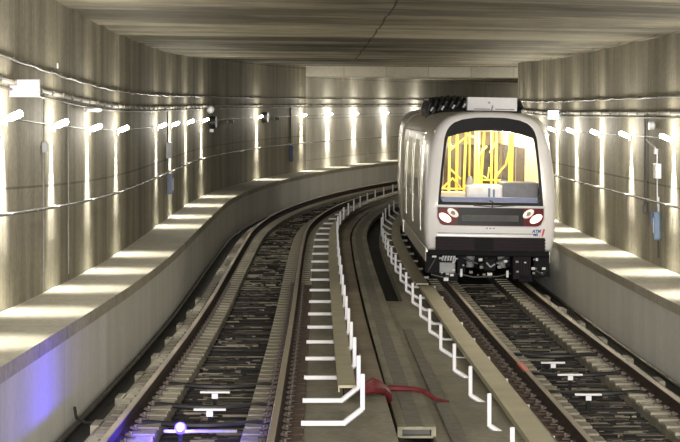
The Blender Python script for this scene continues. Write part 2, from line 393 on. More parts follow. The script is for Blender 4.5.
def make_bracket(m):
    e=.10 if m<0 else 0
    r=thing('rail_bracket','','bracket',(0,0,0))
    b=B(); box(b,*sorted((m*1.0,m*(1.455+e*.6))),-.032,.032,-.165,-.115,.006); link('foot_bar',b,'white',r)
    b=B(); tube(b,[(m*(1.44+e*.6),0,-.14),(m*(1.62+e),0,.0)],.03,6); link('arm',b,'white',r)
    b=B(); box(b,*sorted((m*(1.60+e),m*(1.648+e))),-.025,.025,-.01,.36,.010); link('post',b,'white',r)
    return r
for f,m,ss,nm in (('L',1,[23.3]+[25.6+2.8*k for k in range(31)],'left'),('R',-1,[22.7+2.75*k for k in range(32)],'right')):
    pr=make_bracket(m)
    for i,s in enumerate(ss):
        o=pr if i==0 else copy_tree(pr)
        x,y,z=P(f,s,0,0); o.location=(x,y,z); o.rotation_euler=(0,0,heading(f,s,m*1.5))
        extra=', standing bare' if (nm=='left' and i==0) else ''
        tag(o,'white angled bracket of the %s cover board, %s from the bottom%s'%(nm,NTH[i],extra),'bracket','white cover board brackets, %s row'%nm)
# ---------------------------------------------------------------- things between the rails
def bracketT(f,s,off,label):
    x,y,z=P(f,s,off,0); d=thing('track_marker',label,'marker',(x,y,z-.32),0,'white T-shaped markers between the rails')
    b=B(); box(b,-.17,.17,-.04,.04,.205,.225,.004); link('top_plate',b,'white',d)
    b=B(); box(b,-.035,.035,-.05,-.044,.145,.203); box(b,-.03,.03,-.043,-.038,.15,.2); link('front_tab',b,'white',d); b=B(); box(b,-.02,.02,-.02,.02,0,.204); link('stem',b,'bogie',d)
for i,(s,o) in enumerate(((24.3,.03),(26.2,.0))): bracketT('L',s,o,'small white T-shaped marker in the left trough, %s'%('next to the blue light' if i==0 else 'farther of the two'))
for i,(s,o) in enumerate(((29.1,-.16),(31.3,-.12),(32.8,-.18))): bracketT('R',s,o,'small white T-shaped marker between the right track rails, %s of three'%(('nearest','middle','farthest')[i]))
def beacon():
    x,y,z=P('L',22.3,-.16,0); d=thing('track_beacon','small glowing blue beacon lamp on a bar between the left track rails','beacon',(x,y,z-.32))
    b=B(); box(b,-.16,.55,-.03,.03,.20,.225,.004); link('mounting_bar',b,'galv',d)
    b=B(); box(b,-.02,.02,-.02,.02,0,.20); link('stem',b,'bogie',d)
    b=B(); bmesh.ops.create_uvsphere(b,u_segments=16,v_segments=10,radius=.06,matrix=Matrix.Translation((0,0,.24)))
    link('lens',b,'blueled',d,True)
    b=B(); disc(b,(0,-.02,.24),(0,1,0),.02,.13,12); link('led_core',b,'ledcore',d)
    l=bpy.data.lights.new('beacon_light','POINT'); l.energy=80; l.color=(.10,.06,1); l.shadow_soft_size=.05
    lo=bpy.data.objects.new('beacon_light',l); C.objects.link(lo); lo.parent=d; lo.location=(0,-.12,.30)
beacon()
def jumper(f,s,o0,o1,label,zz=-.13):
    b=B(); pts=[]
    for k in range(13):
        t=k/12; o=o0+(o1-o0)*t; pts.append(P(f,s+.25*math.sin(t*math.pi)*(1 if o1>0 else -1),o,zz-.07*math.sin(t*math.pi)+ (0 if 0<k<12 else -.03)))
    tube(b,pts,.028,6); tag(link('jumper_cable',b,'black',None,True),label,'cable','black cables crossing between the rails')
for i,s in enumerate((23.4,25.2,27.6)): jumper('L',s,-.68,.66,'black cable looped between the left track rails, %s from the bottom'%NTH[i])
for i,s in enumerate((29.7,31.8,34.3)): jumper('R',s,-.68,.66,'black cable looped between the right track rails, %s from the bottom'%NTH[i])
# cable along the foot of the left ledge and one lying across to it
b=B(); tube(b,[P('L',s,-1.40,-.29) for s in frange(NEAR,112,1.5)],.03,6); tag(link('ground_cable',b,'cable',None,True),'dark cable lying along the foot of the left ledge','cable')
b=B(); tube(b,[P('R',s,1.40,-.29) for s in frange(NEAR,60,1.5)],.03,6); tag(link('ground_cable',b,'cable',None,True),'dark cable lying along the foot of the right ledge','cable')
b=B(); tube(b,[P('L',s,o,z) for s,o,z in ((24.6,-1.43,-.12),(24.3,-1.38,-.19),(24.0,-1.25,-.22),(23.8,-1.1,-.20))],.018,8); tag(link('cable_stub',b,'black',None,True),'short black cable coming out of the left ledge near the bottom corner','cable')
# red hoses
b=B()
tube(b,[P('C',s,o,z) for s,o,z in ((28.0,1.97,-.15),(28.0,2.0,-.08),(28.0,2.05,-.06),(27.95,2.2,-.06),(27.9,2.35,-.062),(27.85,2.46,-.085),(27.7,2.60,-.165),(27.6,2.74,-.18))],[.03,.035,.04,.035,.03,.03,.022,.012],8)
tag(link('red_hose',b,'red',None,True),'dark red hose running over the cable duct lid','hose')
b=B()
for q in range(6):
    tube(b,[P('L',26.6+.14*q,1.74,-.13),P('L',26.55+.15*q,1.82,-.11+.02*(q%3)),P('L',26.65+.13*q,1.91,-.12),P('L',26.8+.1*q,1.99,-.2),P('L',26.9+.1*q,2.0,-.26)],.045,8)
tag(link('red_cable_bundle',b,'red',None,True),'dark red bundle heaped between the white post and the cable duct','cable bundle')
# ---------------------------------------------------------------- wall services
def along(name,f,off,z,r,mat,label,cat,s0=NEAR,s1_=118,clip=None,sag=0):
    d=thing(name,label,cat,P(f,s0,off,z)); b=B(); n=8
    ss=frange(s0,s1_,.75)
    tube(b,[P(f,s,off,z-sag*abs(math.sin(s*math.pi/2.4))) for s in ss],r,n); ch(link('run',b,mat,None,True),d)
    if clip:
        st,w,cm=clip; s=s0+.4; k=0
        while s<s1_ and k<95:
            x,y,zz=P(f,s,off,z); e=Vector(P(f,s,(2.46 if off>0 else -2.46),z)); c=Vector((x,y,zz)); dirn=(e-c)
            b=B(); tube(b,[c-dirn.normalized()*(r+.012),e],[w,w],6); h=heading(f,s,off)
            box_c=B(); box_c.free()
            ch(link('wall_clip',b,cm),d); s+=st; k+=1
    return d
for f,sg,nm in (('L',-1,'left'),('R',1,'right')):
    e=118 if f=='L' else 84
    along('leaky_feeder_cable',f,sg*2.41,3.74,.02,'cable','dark thin cable high on the %s wall'%nm,'cable',s1_=e,clip=(1.25,.016,'cable'),sag=.02)
    along('service_conduit',f,sg*2.395,3.45,.034,'galv','thick pale conduit clamped to the %s wall above the lamps'%nm,'conduit',s1_=e,clip=(1.25,.036,'galv'))
    along('lower_conduit',f,sg*2.42,3.37,.016,'cable','thin dark cable under the thick conduit of the %s wall'%nm,'cable',s1_=e)
    along('handrail',f,sg*2.36,1.92,.018,'cable','thin grey metal handrail along the %s wall above the ledge'%nm,'handrail',s1_=e,clip=(2.4,.016,'galv'))
    along('lamp_wire',f,sg*2.43,3.03,.010,'cable','thin wire linking the lamps of the %s wall'%nm,'wire',s1_=e)
# ---------------------------------------------------------------- wall lamps
LE=float('1')
spot=bpy.data.lights.new('lamp_down_light','SPOT'); spot.energy=430*LE; spot.color=(1,.96,.87); spot.spot_size=math.radians(70); spot.spot_blend=1; spot.shadow_soft_size=.03
beam=bpy.data.lights.new('lamp_beam','SPOT'); beam.energy=1250*LE; beam.color=(1,.96,.87); beam.spot_size=math.radians(50); beam.spot_blend=1; beam.shadow_soft_size=.02
glow=bpy.data.lights.new('lamp_glow','POINT'); glow.energy=54*LE; glow.color=(1,.94,.82); glow.shadow_soft_size=.2
def make_lamp():
    r=thing('wall_lamp','','lamp',(0,0,0))   # local +x points into the tunnel, origin on the wall face
    b=B(); box(b,-.005,.05,-.045,.045,-.07,.03,.008); link('lamp_mount',b,'lightgrey',r)
    b=B(); tube(b,[(.05,0,.0),(.065,0,.012),(.09,0,.025),(.21,0,.075),(.23,0,.083)],[.018,.034,.042,.042,.022],12); link('diffuser',b,'lamp',r,True)
    for l,loc in ((spot,(.24,0,-.02)),(beam,(.095,0,-.05)),(glow,(.50,0,.10))):
        o=bpy.data.objects.new(l.name,l); C.objects.link(o); o.parent=r; o.location=loc
        if l is beam: o.rotation_euler=(0,math.radians(14),0)
    return r
pl=make_lamp(); first=True
LL=[17.0,21.7,26.4,31.23,36.07,41.17,51.27,55.77,61.77,67.33,82.33,92.47,98.07,103.43,109.47,115.5]
RR=[19.5,24.2,28.9,33.6,38.28,43.23,47.63,52.12,56.5,61.0,65.5,70,74.5,79,83.5,88,92.5,97,101.5,106]  # lamps beyond the train are unseen, added to light the bend's outer wall
for f,sg,lst,nm in (('L',-1,LL,'left'),('R',1,RR,'right')):
    vis=[s for s in lst if (25<s<111 if f=='L' else 36<s<80)]
    for s in lst:
        o=pl if first else copy_tree(pl); first=False
        o.location=P(f,s,sg*2.448,3.0); o.rotation_euler=(0,0,heading(f,s,sg*2.45)+(0 if sg<0 else math.pi))
        if s in vis: lab='bright tubular lamp on the %s wall, %s in the row from the camera'%(nm,NTH[vis.index(s)])
        else: lab='bright tubular lamp on the %s wall outside the picture'%nm
        tag(o,lab,'lamp','tubular lamps on the %s wall'%nm)
# ---------------------------------------------------------------- boxes and signs on the walls
def wallthing(name,f,s,z,label,cat):
    sg=-1 if f=='L' else 1
    return thing(name,label,cat,P(f,s,sg*2.449,z),heading(f,s,sg*2.45)+(0 if sg<0 else math.pi))
def bx(par,name,mat,*a,bev=.01,label=None):
    b=B(); box(b,*a,bev); o=link(name,b,mat,par)
    if label: o['label']=label
    return o
def tb(par,name,mat,pts,r,n=8):
    b=B(); tube(b,pts,r,n); return link(name,b,mat,par,True)
d=wallthing('illuminated_sign','L',27.0,3.30,'glowing pinkish-white box sign at the left edge above the first lamp','sign')
bx(d,'sign_housing','grey',0,.36,-.05,.05,-.02,.19); bx(d,'sign_face','sign',.01,.35,-.056,-.05,-.01,.18,bev=0)
bx(d,'sign_face','sign',.01,.35,.05,.056,-.01,.18,bev=0)
d=wallthing('junction_box','L',30.2,2.72,'small dark junction box on a vertical pipe left of the second lamp','junction box')
bx(d,'box_body','grey',0,.08,-.05,.05,-.07,.07); tb(d,'vertical_pipe','galv',[(.02,0,-1.9),(.02,0,-.07)],.016); tb(d,'riser_pipe','galv',[(.02,0,.07),(.02,0,.75)],.012)
d=wallthing('drop_pipe','L',33.2,2.1,'thin vertical pipe down the left wall between second and third lamp','pipe'); tb(d,'pipe_run','galv',[(.02,0,-1.2),(.02,0,1.35)],.012)
d=wallthing('wall_speaker','L',70.0,2.95,'round dark loudspeaker on the left wall right of the fourth distant lamp','loudspeaker')
b=B(); disc(b,(.10,0,0),(1,0,0),.19,.18,20); link('speaker_body',b,'black',d); b=B(); tube(b,[(.19,.16*math.cos(t/20*6.283),.16*math.sin(t/20*6.283)) for t in range(21)],.02,6); link('rim',b,'lightgrey',d)
bx(d,'bracket','lightgrey',0,.12,-.05,.05,-.30,-.2)
d=wallthing('small_camera','L',74.8,2.93,'small dark camera on the left wall, midway between loudspeaker and next lamp','camera')
bx(d,'camera_body','black',.05,.22,-.06,.06,-.05,.06); bx(d,'bracket','grey',0,.06,-.03,.03,-.03,.03)
d=wallthing('wall_speaker','L',83.6,3.02,'black and white round speaker beside the lit lamp on the bend','loudspeaker')
b=B(); disc(b,(.12,0,0),(1,0,0),.19,.2,20); link('speaker_body',b,'black',d); b=B(); tube(b,[(.22,.16*math.cos(t/20*6.283),.16*math.sin(t/20*6.283)) for t in range(21)],.03,6); link('rim',b,'white',d)
d=wallthing('small_camera','L',86.4,2.95,'small dark camera right of the black and white speaker','camera')
bx(d,'camera_body','black',.05,.22,-.06,.06,-.05,.06); bx(d,'bracket','grey',0,.06,-.03,.03,-.03,.03)
d=wallthing('telephone_box','L',90.0,1.55,'narrow dark blue emergency box with a pipe above, on the bend','emergency box')
bx(d,'box_body','navy',0,.14,-.11,.11,-.30,.32); bx(d,'door_plate','grey',.14,.15,-.07,.07,-.1,.2,bev=0); tb(d,'riser_pipe','cable',[(.03,0,.3),(.03,0,1.9)],.03)
d=wallthing('grey_panel','L',54.6,2.40,'square grey electrical box on a pipe above the navy plate','electrical box')
bx(d,'box_body','grey',0,.13,-.14,.14,-.16,.22); tb(d,'riser_pipe','cable',[(.03,0,.22),(.03,0,1.0)],.02); tb(d,'drop_pipe','cable',[(.03,0,-.16),(.03,0,-.5)],.02)
d=wallthing('emergency_point','L',54.9,1.62,'navy and white emergency plate on the left wall under the grey box','emergency point')
bx(d,'box_body','navy',0,.14,-.13,.13,-.24,.25); bx(d,'white_plate','white',.14,.15,-.08,.08,-.15,.14,bev=0); bx(d,'pictogram','navy',.15,.154,-.035,.035,-.07,.08,bev=0)
d=wallthing('round_sensor','L',69.0,3.30,'pale round lamp dome on the conduit of the left wall','dome'); b=B(); bmesh.ops.create_uvsphere(b,u_segments=14,v_segments=8,radius=.12,matrix=Matrix.Translation((.12,0,.04))); link('dome',b,'lightgrey',d,True)
d=wallthing('cable_splice','L',35.6,3.33,'long pale splice sleeve hanging under the left conduit','splice sleeve'); tb(d,'sleeve','lightgrey',[(.14,-1.3,0),(.14,-1.1,-.01),(.14,1.1,-.01),(.14,1.3,0)],[.015,.035,.035,.015])
d=wallthing('small_plate','L',31.9,3.86,'tiny pale plate high on the left wall by a joint','plate'); bx(d,'plate','lightgrey',0,.02,-.04,.04,-.04,.04)
# right wall
d=wallthing('wall_bell','R',40.3,3.23,'round pale dome under the right wall conduit near the first lamp','dome'); b=B(); disc(b,(.07,0,0),(1,0,0),.075,.09,18); link('dome',b,'lightgrey',d,True); bx(d,'base','grey',0,.03,-.04,.04,-.04,.04)
d=wallthing('junction_box','R',39.75,2.45,'white junction box on the right wall with a cable up to the lamp','junction box')
bx(d,'box_body','white',0,.10,-.14,.14,-.13,.13); tb(d,'feed_cable','lightgrey',[(.05,.0,.13),(.05,0,.3),(.08,-.04,.4),(.06,-1.2,.53)],.014); tb(d,'drop_cable','lightgrey',[(.05,0,-.13),(.05,.0,-.35),(.05,.05,-.62)],.012)
b=B(); disc(b,(.07,0,.34),(0,0,1),.04,.09,12); link('cable_gland',b,'lightgrey',d); bx(d,'switch','grey',.1,.11,-.09,-.02,-.03,.08,bev=0)
d=wallthing('emergency_phone','R',39.75,1.50,'blue-grey emergency phone box low on the right wall','emergency phone')
bx(d,'phone_body','bluegrey',0,.12,-.08,.08,-.24,.25,bev=.03); bx(d,'handset','navy',.12,.16,-.07,-.03,.0,.24); bx(d,'front_plate','lightgrey',.12,.126,-.02,.06,-.12,.14,bev=0)
tb(d,'conduit','lightgrey',[(.03,0,.25),(.03,0,.5)],.02); tb(d,'lower_pipe','black',[(.03,0,-.26),(.03,0,-.55)],.014)
d=wallthing('drop_pipe','R',41.3,2.7,'dark vertical pipe on the right wall joint left of the junction box','pipe'); tb(d,'pipe_run','cable',[(.03,0,-.95),(.03,0,.75)],.022); bx(d,'end_box','cable',0,.07,-.05,.05,-1.05,-.9)
d=wallthing('exit_sign','R',55.5,3.30,'small lit sign box high on the right wall just behind the train roof','sign')
bx(d,'sign_housing','grey',.04,.34,-.04,.04,-.02,.22); bx(d,'sign_face','exitsign',.06,.32,-.046,-.04,.0,.20,bev=0); bx(d,'sign_face','exitsign',.06,.32,.04,.046,.0,.20,bev=0); bx(d,'sign_bracket','grey',0,.05,-.03,.03,.05,.15)
# ---------------------------------------------------------------- the train
T=thing('metro_train','silver metro train with wide windscreen and red lamp band on the right track','train',P('R',46,0,0))
pa=Vector(P('R',46,0,0)); pb=Vector(P('R',59,0,0)); T.rotation_mode='XYZ'
T.rotation_euler=(0,math.radians(.9),math.atan2(-(pb.x-pa.x),pb.y-pa.y))
HALF=[(0,3.48),(.30,3.475),(.62,3.44),(.86,3.36),(1.02,3.23),(1.12,3.06),(1.20,2.82),(1.26,2.5),(1.305,2.05),(1.325,1.55),(1.32,1.15),(1.28,.68)]
BODY=HALF+[(-x,z) for x,z in reversed(HALF[1:])]
HALF2=[(0,3.48),(.35,3.475),(.75,3.45),(1.02,3.38),(1.17,3.24),(1.25,3.05),(1.285,2.82),(1.305,2.5),(1.32,2.05),(1.327,1.55),(1.325,1.15),(1.29,.68)]
BODY2=HALF2+[(-x,z) for x,z in reversed(HALF2[1:])]
WH=[(0,3.36),(.30,3.355),(.58,3.31),(.76,3.24),(.87,3.12),(.93,2.95),(1.0,2.3),(1.06,1.58)]
WIN=WH+[(-x,z) for x,z in reversed(WH[1:])]
GH=[(0,3.10),(.30,3.09),(.60,3.035),(.87,2.95),(.92,2.6),(.96,2.2),(1.0,1.70),(.97,1.66)]
GLA=GH+[(-x,z) for x,z in reversed(GH[1:])]
CX,CZ=0,2.3; NR=96
def ray(poly,k,inset=0):
    a=2*math.pi*k/NR; dx,dz=math.sin(a),math.cos(a); best=None
    for i in range(len(poly)):
        x1,z1=poly[i]; x2,z2=poly[(i+1)%len(poly)]
        ex,ez=x2-x1,z2-z1; det=dx*ez-dz*ex
        if abs(det)<1e-9: continue
        t=((x1-CX)*ez-(z1-CZ)*ex)/det; u=((x1-CX)*dz-(z1-CZ)*dx)/det
        if t>0 and -1e-6<=u<=1+1e-6 and (best is None or t>best): best=t
    t=best-inset
    return CX+dx*t,CZ+dz*t
def yf(x,z): return .07*(x/1.3)**2+.19*max(0,min(z,3.4)-1.6)
def ring(bm,poly,inset,dy,const=None):
    r=[]
    for k in range(NR):
        x,z=ray(poly,k,inset); r.append(bm.verts.new((x,(yf(x,z)+dy) if const is None else const,z)))
    return r
def skin(bm,rs,mi=0):
    for a,b in zip(rs,rs[1:]):
        for k in range(NR): 
            f=bm.faces.new((a[k],a[(k+1)%NR],b[(k+1)%NR],b[k])); f.material_index=mi
bm=B(); skin(bm,[ring(bm,WIN,0,.0),ring(bm,BODY,.14,.0),ring(bm,BODY,.07,.025),ring(bm,BODY,.02,.09),ring(bm,BODY,0,.22),ring(bm,BODY,0,0,.75)])
o=link('front_shell',bm,'pearl',T,True)
bm=B(); skin(bm,[ring(bm,BODY,0,0,.751),ring(bm,BODY2,0,0,1.3),ring(bm,BODY2,.0,0,12.55),ring(bm,BODY2,.10,0,12.7)]); link('car_body',bm,'silver',T,True)
bm=B(); skin(bm,[ring(bm,WIN,0,-.004),ring(bm,GLA,0,.0),ring(bm,GLA,0,.10)]); link('windscreen_surround',bm,'blackpl',T,True)
bm=B(); r=ring(bm,GLA,-.01,.035); bm.faces.new(r); link('windscreen',bm,'glass',T)
# lamp band with rounded lower corners
def plate(name,pts,y0,y1,mat,par,smooth=False):
    """outline in (x,z) extruded from y0 (front, follows the nose curve) to y1"""
    b=B(); fr=[b.verts.new((x,yf(x,1.4)+y0,z)) for x,z in pts]; bk=[b.verts.new((x,yf(x,1.4)+y1,z)) for x,z in pts]
    n=len(pts)
    for i in range(n): b.faces.new((fr[i],fr[(i+1)%n],bk[(i+1)%n],bk[i]))
    b.faces.new(fr); b.faces.new(bk); return link(name,b,mat,par,smooth)
def gridplate(name,x0,x1,z0,z1,rad,y0,y1,mat,par,nx=20):
    """curved plate: columns along x so it follows the nose; bottom corners rounded by rad"""
    b=B(); F=[];K=[]
    for i in range(nx+1):
        x=x0+(x1-x0)*i/nx; e=min(x-x0,x1-x); zb=z0
        if rad and e<rad: zb=z0+rad-math.sqrt(max(0,rad*rad-(rad-e)**2))
        F.append([b.verts.new((x,yf(x,1.4)+y0,z)) for z in (zb,z1)]); K.append([b.verts.new((x,yf(x,1.4)+y1,z)) for z in (zb,z1)])
    for i in range(nx):
        b.faces.new((F[i][0],F[i+1][0],F[i+1][1],F[i][1])); b.faces.new((K[i][0],K[i][1],K[i+1][1],K[i+1][0]))
        b.faces.new((F[i][1],F[i+1][1],K[i+1][1],K[i][1])); b.faces.new((F[i][0],K[i][0],K[i+1][0],F[i+1][0]))
    for i in (0,nx): b.faces.new((F[i][0],F[i][1],K[i][1],K[i][0]))
    return link(name,b,mat,par)
gridplate('lamp_band_frame',-1.09,1.09,1.165,1.60,.17,-.018,.03,'white',T,40)
band=gridplate('lamp_band',-1.065,1.065,1.19,1.555,.16,-.03,.02,'redpl',T,40)
gridplate('lamp_band_centre',-.66,.66,1.20,1.55,0,-.034,-.02,'blackpl',band)
dp=gridplate('display_panel',-.58,.56,1.29,1.41,0,-.040,-.03,'display',band)
for k in range(6): gridplate('display_slat',-.58,.56,1.292+.021*k,1.296+.021*k,0,-.044,-.039,'grey',dp,8)
def oval(name,x,z,a,bb,ang,y,mat,par,th=.03):
    b=B(); n=24; R=[]
    for rr,dy in ((1,th),(1,.006),(.82,0)):
        R.append([b.verts.new((x+math.cos(ang)*a*rr*math.cos(t)-math.sin(ang)*bb*rr*math.sin(t),yf(x,1.4)+y+dy,z+math.sin(ang)*a*rr*math.cos(t)+math.cos(ang)*bb*rr*math.sin(t))) for t in [2*math.pi*i/n for i in range(n)]])
    for p,q in zip(R,R[1:]):
        for i in range(n): b.faces.new((p[i],p[(i+1)%n],q[(i+1)%n],q[i]))
    b.faces.new(R[0]); b.faces.new(R[-1]); return link(name,b,mat,par,True)
for s in (-1,1):
    h=oval('outer_headlight',s*.91,1.345,.135,.072,s*math.radians(32)*1,-.055,'head',band); h['label']='glowing outer headlight'
    h=oval('inner_headlight',s*.755,1.445,.125,.072,s*math.radians(35),-.055,'headdim',band); h['label']='dimmer inner headlight with a dark centre'
    oval('lamp_centre',s*.755,1.445,.055,.038,s*math.radians(35),-.061,'grey',h,.01)
# apron marks, bumper
gridplate('apron_line',-1.05,.95,1.03,1.045,0,-.004,.01,'bluegrey',T)
gridplate('apron_step',-1.07,1.07,.985,1.0,0,-.012,.01,'silver',T)
for x in (-.07,0,.07): plate('number_mark',[(x-.02,1.13),(x+.02,1.13),(x+.02,1.155),(x-.02,1.155)],-.004,.01,'grey',T)
def txt(s,x,z,size,mat,shear=.25):
    cu=bpy.data.curves.new('logo_letters','FONT'); cu.body=s; cu.size=size; cu.extrude=.004; cu.shear=shear; cu.offset=.004; cu.space_character=1.05
    t=bpy.data.objects.new('logo_letters',cu); C.objects.link(t)
    me=t.to_mesh().copy() if False else None
    dg=bpy.context.evaluated_depsgraph_get(); me=bpy.data.meshes.new_from_object(t.evaluated_get(dg)); bpy.data.objects.remove(t)
    me.transform(Matrix.Translation((x,yf(x+.1,1.4)-.012,z))@Matrix.Rotation(math.radians(4),4,'Z')@Matrix.Rotation(math.pi/2,4,'X')); me.materials.clear(); me.materials.append(M[mat])
    o=bpy.data.objects.new('logo_letters',me); C.objects.link(o); o.parent=T; return o
txt('ATM',.84,1.07,.08,'logoblue'); txt('M5',.86,1.0,.07,'logoblue')
plate('logo_stroke',[(1.03,1.0),(1.06,1.0),(1.10,1.14),(1.06,1.14)],-.012,.02,'logored',T)
bp_=gridplate('bumper',-1.09,1.09,.70,.965,0,-.10,.12,'skirt',T,24)
for k in range(4): gridplate('bumper_rib',-1.10,1.10,.715+.063*k,.75+.063*k,0,-.125,-.09,'skirt',bp_,24)
gridplate('coupler_cover',-.32,.06,.72,.95,0,-.128,-.12,'bogie',bp_,6)
# wiper
bm=B(); tube(bm,[(.02,-.05,1.56),(.05,-.03,1.66),(-.02,.0,1.70)],.014,6); tube(bm,[(-.35,-.035,1.60),(.02,-.05,1.575),(.5,-.03,1.61)],.012,6); link('wiper',bm,'black',T)
# side windows and doors (both sides)
def zx(z):
    for (x1,z1),(x2,z2) in zip(HALF2,HALF2[1:]):
        if z2<=z<=z1: return x1+(x2-x1)*(z1-z)/(z1-z2)
    return 1.3
def sidepanel(name,s,y0,y1,z0,z1,proud,mat,par,nz=6):
    b=B(); A=[];Bk=[]
    for i in range(nz+1):
        z=z0+(z1-z0)*i/nz; x=zx(z)
        A.append([b.verts.new((s*(x+proud),y,z)) for y in (y0,y1)]); Bk.append([b.verts.new((s*(x-.012),y,z)) for y in (y0,y1)])
    for i in range(nz):
        b.faces.new((A[i][0],A[i][1],A[i+1][1],A[i+1][0])); b.faces.new((Bk[i][0],Bk[i+1][0],Bk[i+1][1],Bk[i][1]))
        b.faces.new((A[i][0],A[i+1][0],Bk[i+1][0],Bk[i][0])); b.faces.new((A[i][1],Bk[i][1],Bk[i+1][1],A[i+1][1]))
    for i in (0,nz): b.faces.new((A[i][0],A[i][1],Bk[i][1],Bk[i][0]))
    return link(name,b,mat,par,True)
def sides(par,off):
    for s in (-1,1):
        for k in range(3):
            y=off+1.7+3.9*k
            for q in (0,1):
                dr=sidepanel('door_leaf',s,y+q*.70+.01,y+q*.70+.69,1.0,2.96,.014,'silver',par)
                sidepanel('door_window',s,y+q*.70+.14,y+q*.70+.56,1.6,2.75,.02,'glassdark',dr)
            y0=y+1.55; y1=min(y+3.75,off+12.5)
            if k<2 or off: sidepanel('side_window',s,y0,min(y1,off+12.4),1.65,2.86,.012,'glassdark',par)
        sidepanel('side_window',s,off+1.32,off+1.62,1.65,2.86,.012,'glassdark',par)
        b=B(); tube(b,[(s*(zx(3.02)+.005),off+1.3,3.02),(s*(zx(3.02)+.005),off+12.4,3.02)],.02,6); link('gutter_trim',b,'steel',par)
        b=B(); box(b,*sorted((s*1.18,s*1.27)),off+.6,off+12.3,.42,.70,.02); link('side_skirt',b,'silver',par)
sides(T,0)
# following cars
for k in (1,2):
    a=Vector(P('R',46+13.1*k,0,0)); b_=Vector(P('R',46+13.1*k+12.6,0,0))
    mw=Matrix.Translation(a)@Matrix.Rotation(math.atan2(-(b_.x-a.x),b_.y-a.y),4,'Z')
    rot=T.rotation_euler.to_matrix().to_4x4(); mt=Matrix.Translation(T.location)@rot
    c=bpy.data.objects.new('rear_car',None); C.objects.link(c); c.parent=T; c.matrix_basis=mt.inverted()@mw
    bm=B(); skin(bm,[ring(bm,BODY2,.10,0,.05),ring(bm,BODY2,0,0,.15),ring(bm,BODY2,0,0,12.4),ring(bm,BODY2,.1,0,12.5)]); f=ring(bm,BODY,.1,0,.05); bm.faces.new(f); f=ring(bm,BODY,.1,0,12.5); bm.faces.new(f)
    link('car_body',bm,'silver',c,True)
    for s in (-1,):
        for q in range(3):
            sidepanel('door_window',s,1.9+3.9*q,3.0+3.9*q,1.3,2.8,.012,'glassdark',c); 
            if q<2: sidepanel('side_window',s,3.4+3.9*q,5.5+3.9*q,1.65,2.86,.012,'glassdark',c)
        b=B(); box(b,*sorted((s*1.18,s*1.27)),.3,12.2,.35,.70,.02); link('side_skirt',b,'silver',c)
    for y in (1.9,10.6):
        b=B()
        for x in (-.75,.75):
            for dy in (-.9,.9): disc(b,(x,y+dy,.37),(1,0,0),.36,.13,20)
        box(b,-1.1,1.1,y-1.3,y+1.3,.25,.55,.04); link('bogie',b,'bogie',c)
    b=B(); box(b,-1.1,1.1,3.4,9.2,.25,.66,.05); link('underfloor_box',b,'bogie',c)
# roof equipment
bm=B(); box(bm,-1.06,1.08,5.4,8.6,3.25,3.74,.22); u=link('roof_unit',bm,'bogie',T)
for i in range(7):
    x=-1.06+.135*i; b=B(); h=3.36+.09*min(i,3)
    tube(b,[(x,5.22,h-.06),(x+.02,5.20,h+.07),(x+.05,5.24,3.64+.02*min(i,3)),(x+.09,5.5,3.73+.02*min(i,3)),(x+.09,8.4,3.75)],.05,8); link('roof_hose',b,'black',u,True)
for i in range(4):
    b=B(); x=-.98+.24*i; tube(b,[(x,5.17,3.48+.03*i),(x+.05,5.15,3.56+.03*i)],.024,8); link('hose_glint',b,'lightgrey',u)  # pale stubs paint the glints on the black hoses
b=B(); tube(b,[(1.0,5.2,3.45),(1.02,5.16,3.58),(.98,5.3,3.70)],.06,8); link('roof_hose',b,'black',u,True)
b=B(); tube(b,[(1.07,5.15,3.42),(1.07,5.13,3.50)],.03,8); link('hose_glint',b,'lightgrey',u)
bm=B(); box(bm,-.20,.90,4.7,5.15,3.50,3.80,.012); wb=link('roof_box',bm,'white',T); wb['label']='white box in front of the black roof unit'
bm=B(); box(bm,-.05,.30,4.69,4.70,3.53,3.545); box(bm,.42,.84,4.69,4.70,3.53,3.545); link('box_slot',bm,'redpl',wb)
bm=B(); tube(bm,[(.33,4.66,3.50),(.36,4.65,3.62)],.014,6); disc(bm,(.28,4.69,3.68),(0,1,0),.028,.012,10); link('latch',bm,'grey',wb)
# running gear
bg=link('bogie',(lambda b:(box(b,-1.15,1.15,1.2,4.0,.28,.60,.04),b)[1])(B()),'bogie',T)
for x in (-.75,.75):
    for y in (1.6,3.4):
        b=B(); disc(b,(x,y,.365),(1,0,0),.36,.13,28); disc(b,(x-.07*(1 if x>0 else -1),y,.365),(1,0,0),.385,.03,28); link('wheel',b,'bogie',bg)
for y in (1.6,3.4):
    b=B(); tube(b,[(-.8,y,.365),(.8,y,.365)],.08,12); link('axle',b,'bogie',bg)
for x in (-.33,.31):
    b=B(); pts=[(x,.95,.30+.05*i) for i in range(8)]; tube(b,pts,[.075 if i%2 else .095 for i in range(8)],12); link('air_spring',b,'galv' if 0 else 'grey',bg)
uf=link('underframe',(lambda b:(box(b,-1.22,1.22,.35,9.5,.56,.70,.02),b)[-1])(B()),'bogie',T)
tag(link('equipment_tray',(lambda b:(box(b,-1.2,1.2,4.2,9.5,.25,.559,.05),b)[-1])(B()),'bogie',uf),None,None)
def ub(name,mat,*a,bev=.012): 
    b=B(); box(b,*a,bev); return link(name,b,mat,uf)
ub('equipment_box','bogie',-1.25,-.98,.45,1.1,.20,.62); ub('equipment_box','grey',-1.0,-.66,.5,1.1,.20,.42,bev=.03)
rb=ub('ribbed_box','skirt',.50,.86,.42,1.1,.10,.62)
for k in range(6): ub('box_rib','bogie',.51+.058*k,.535+.058*k,.395,.42,.12,.60,bev=.003)
ub('equipment_box','bogie',.92,1.24,.5,1.1,.15,.60); ub('equipment_box','bogie',-.62,-.45,.6,1.1,.2,.58)
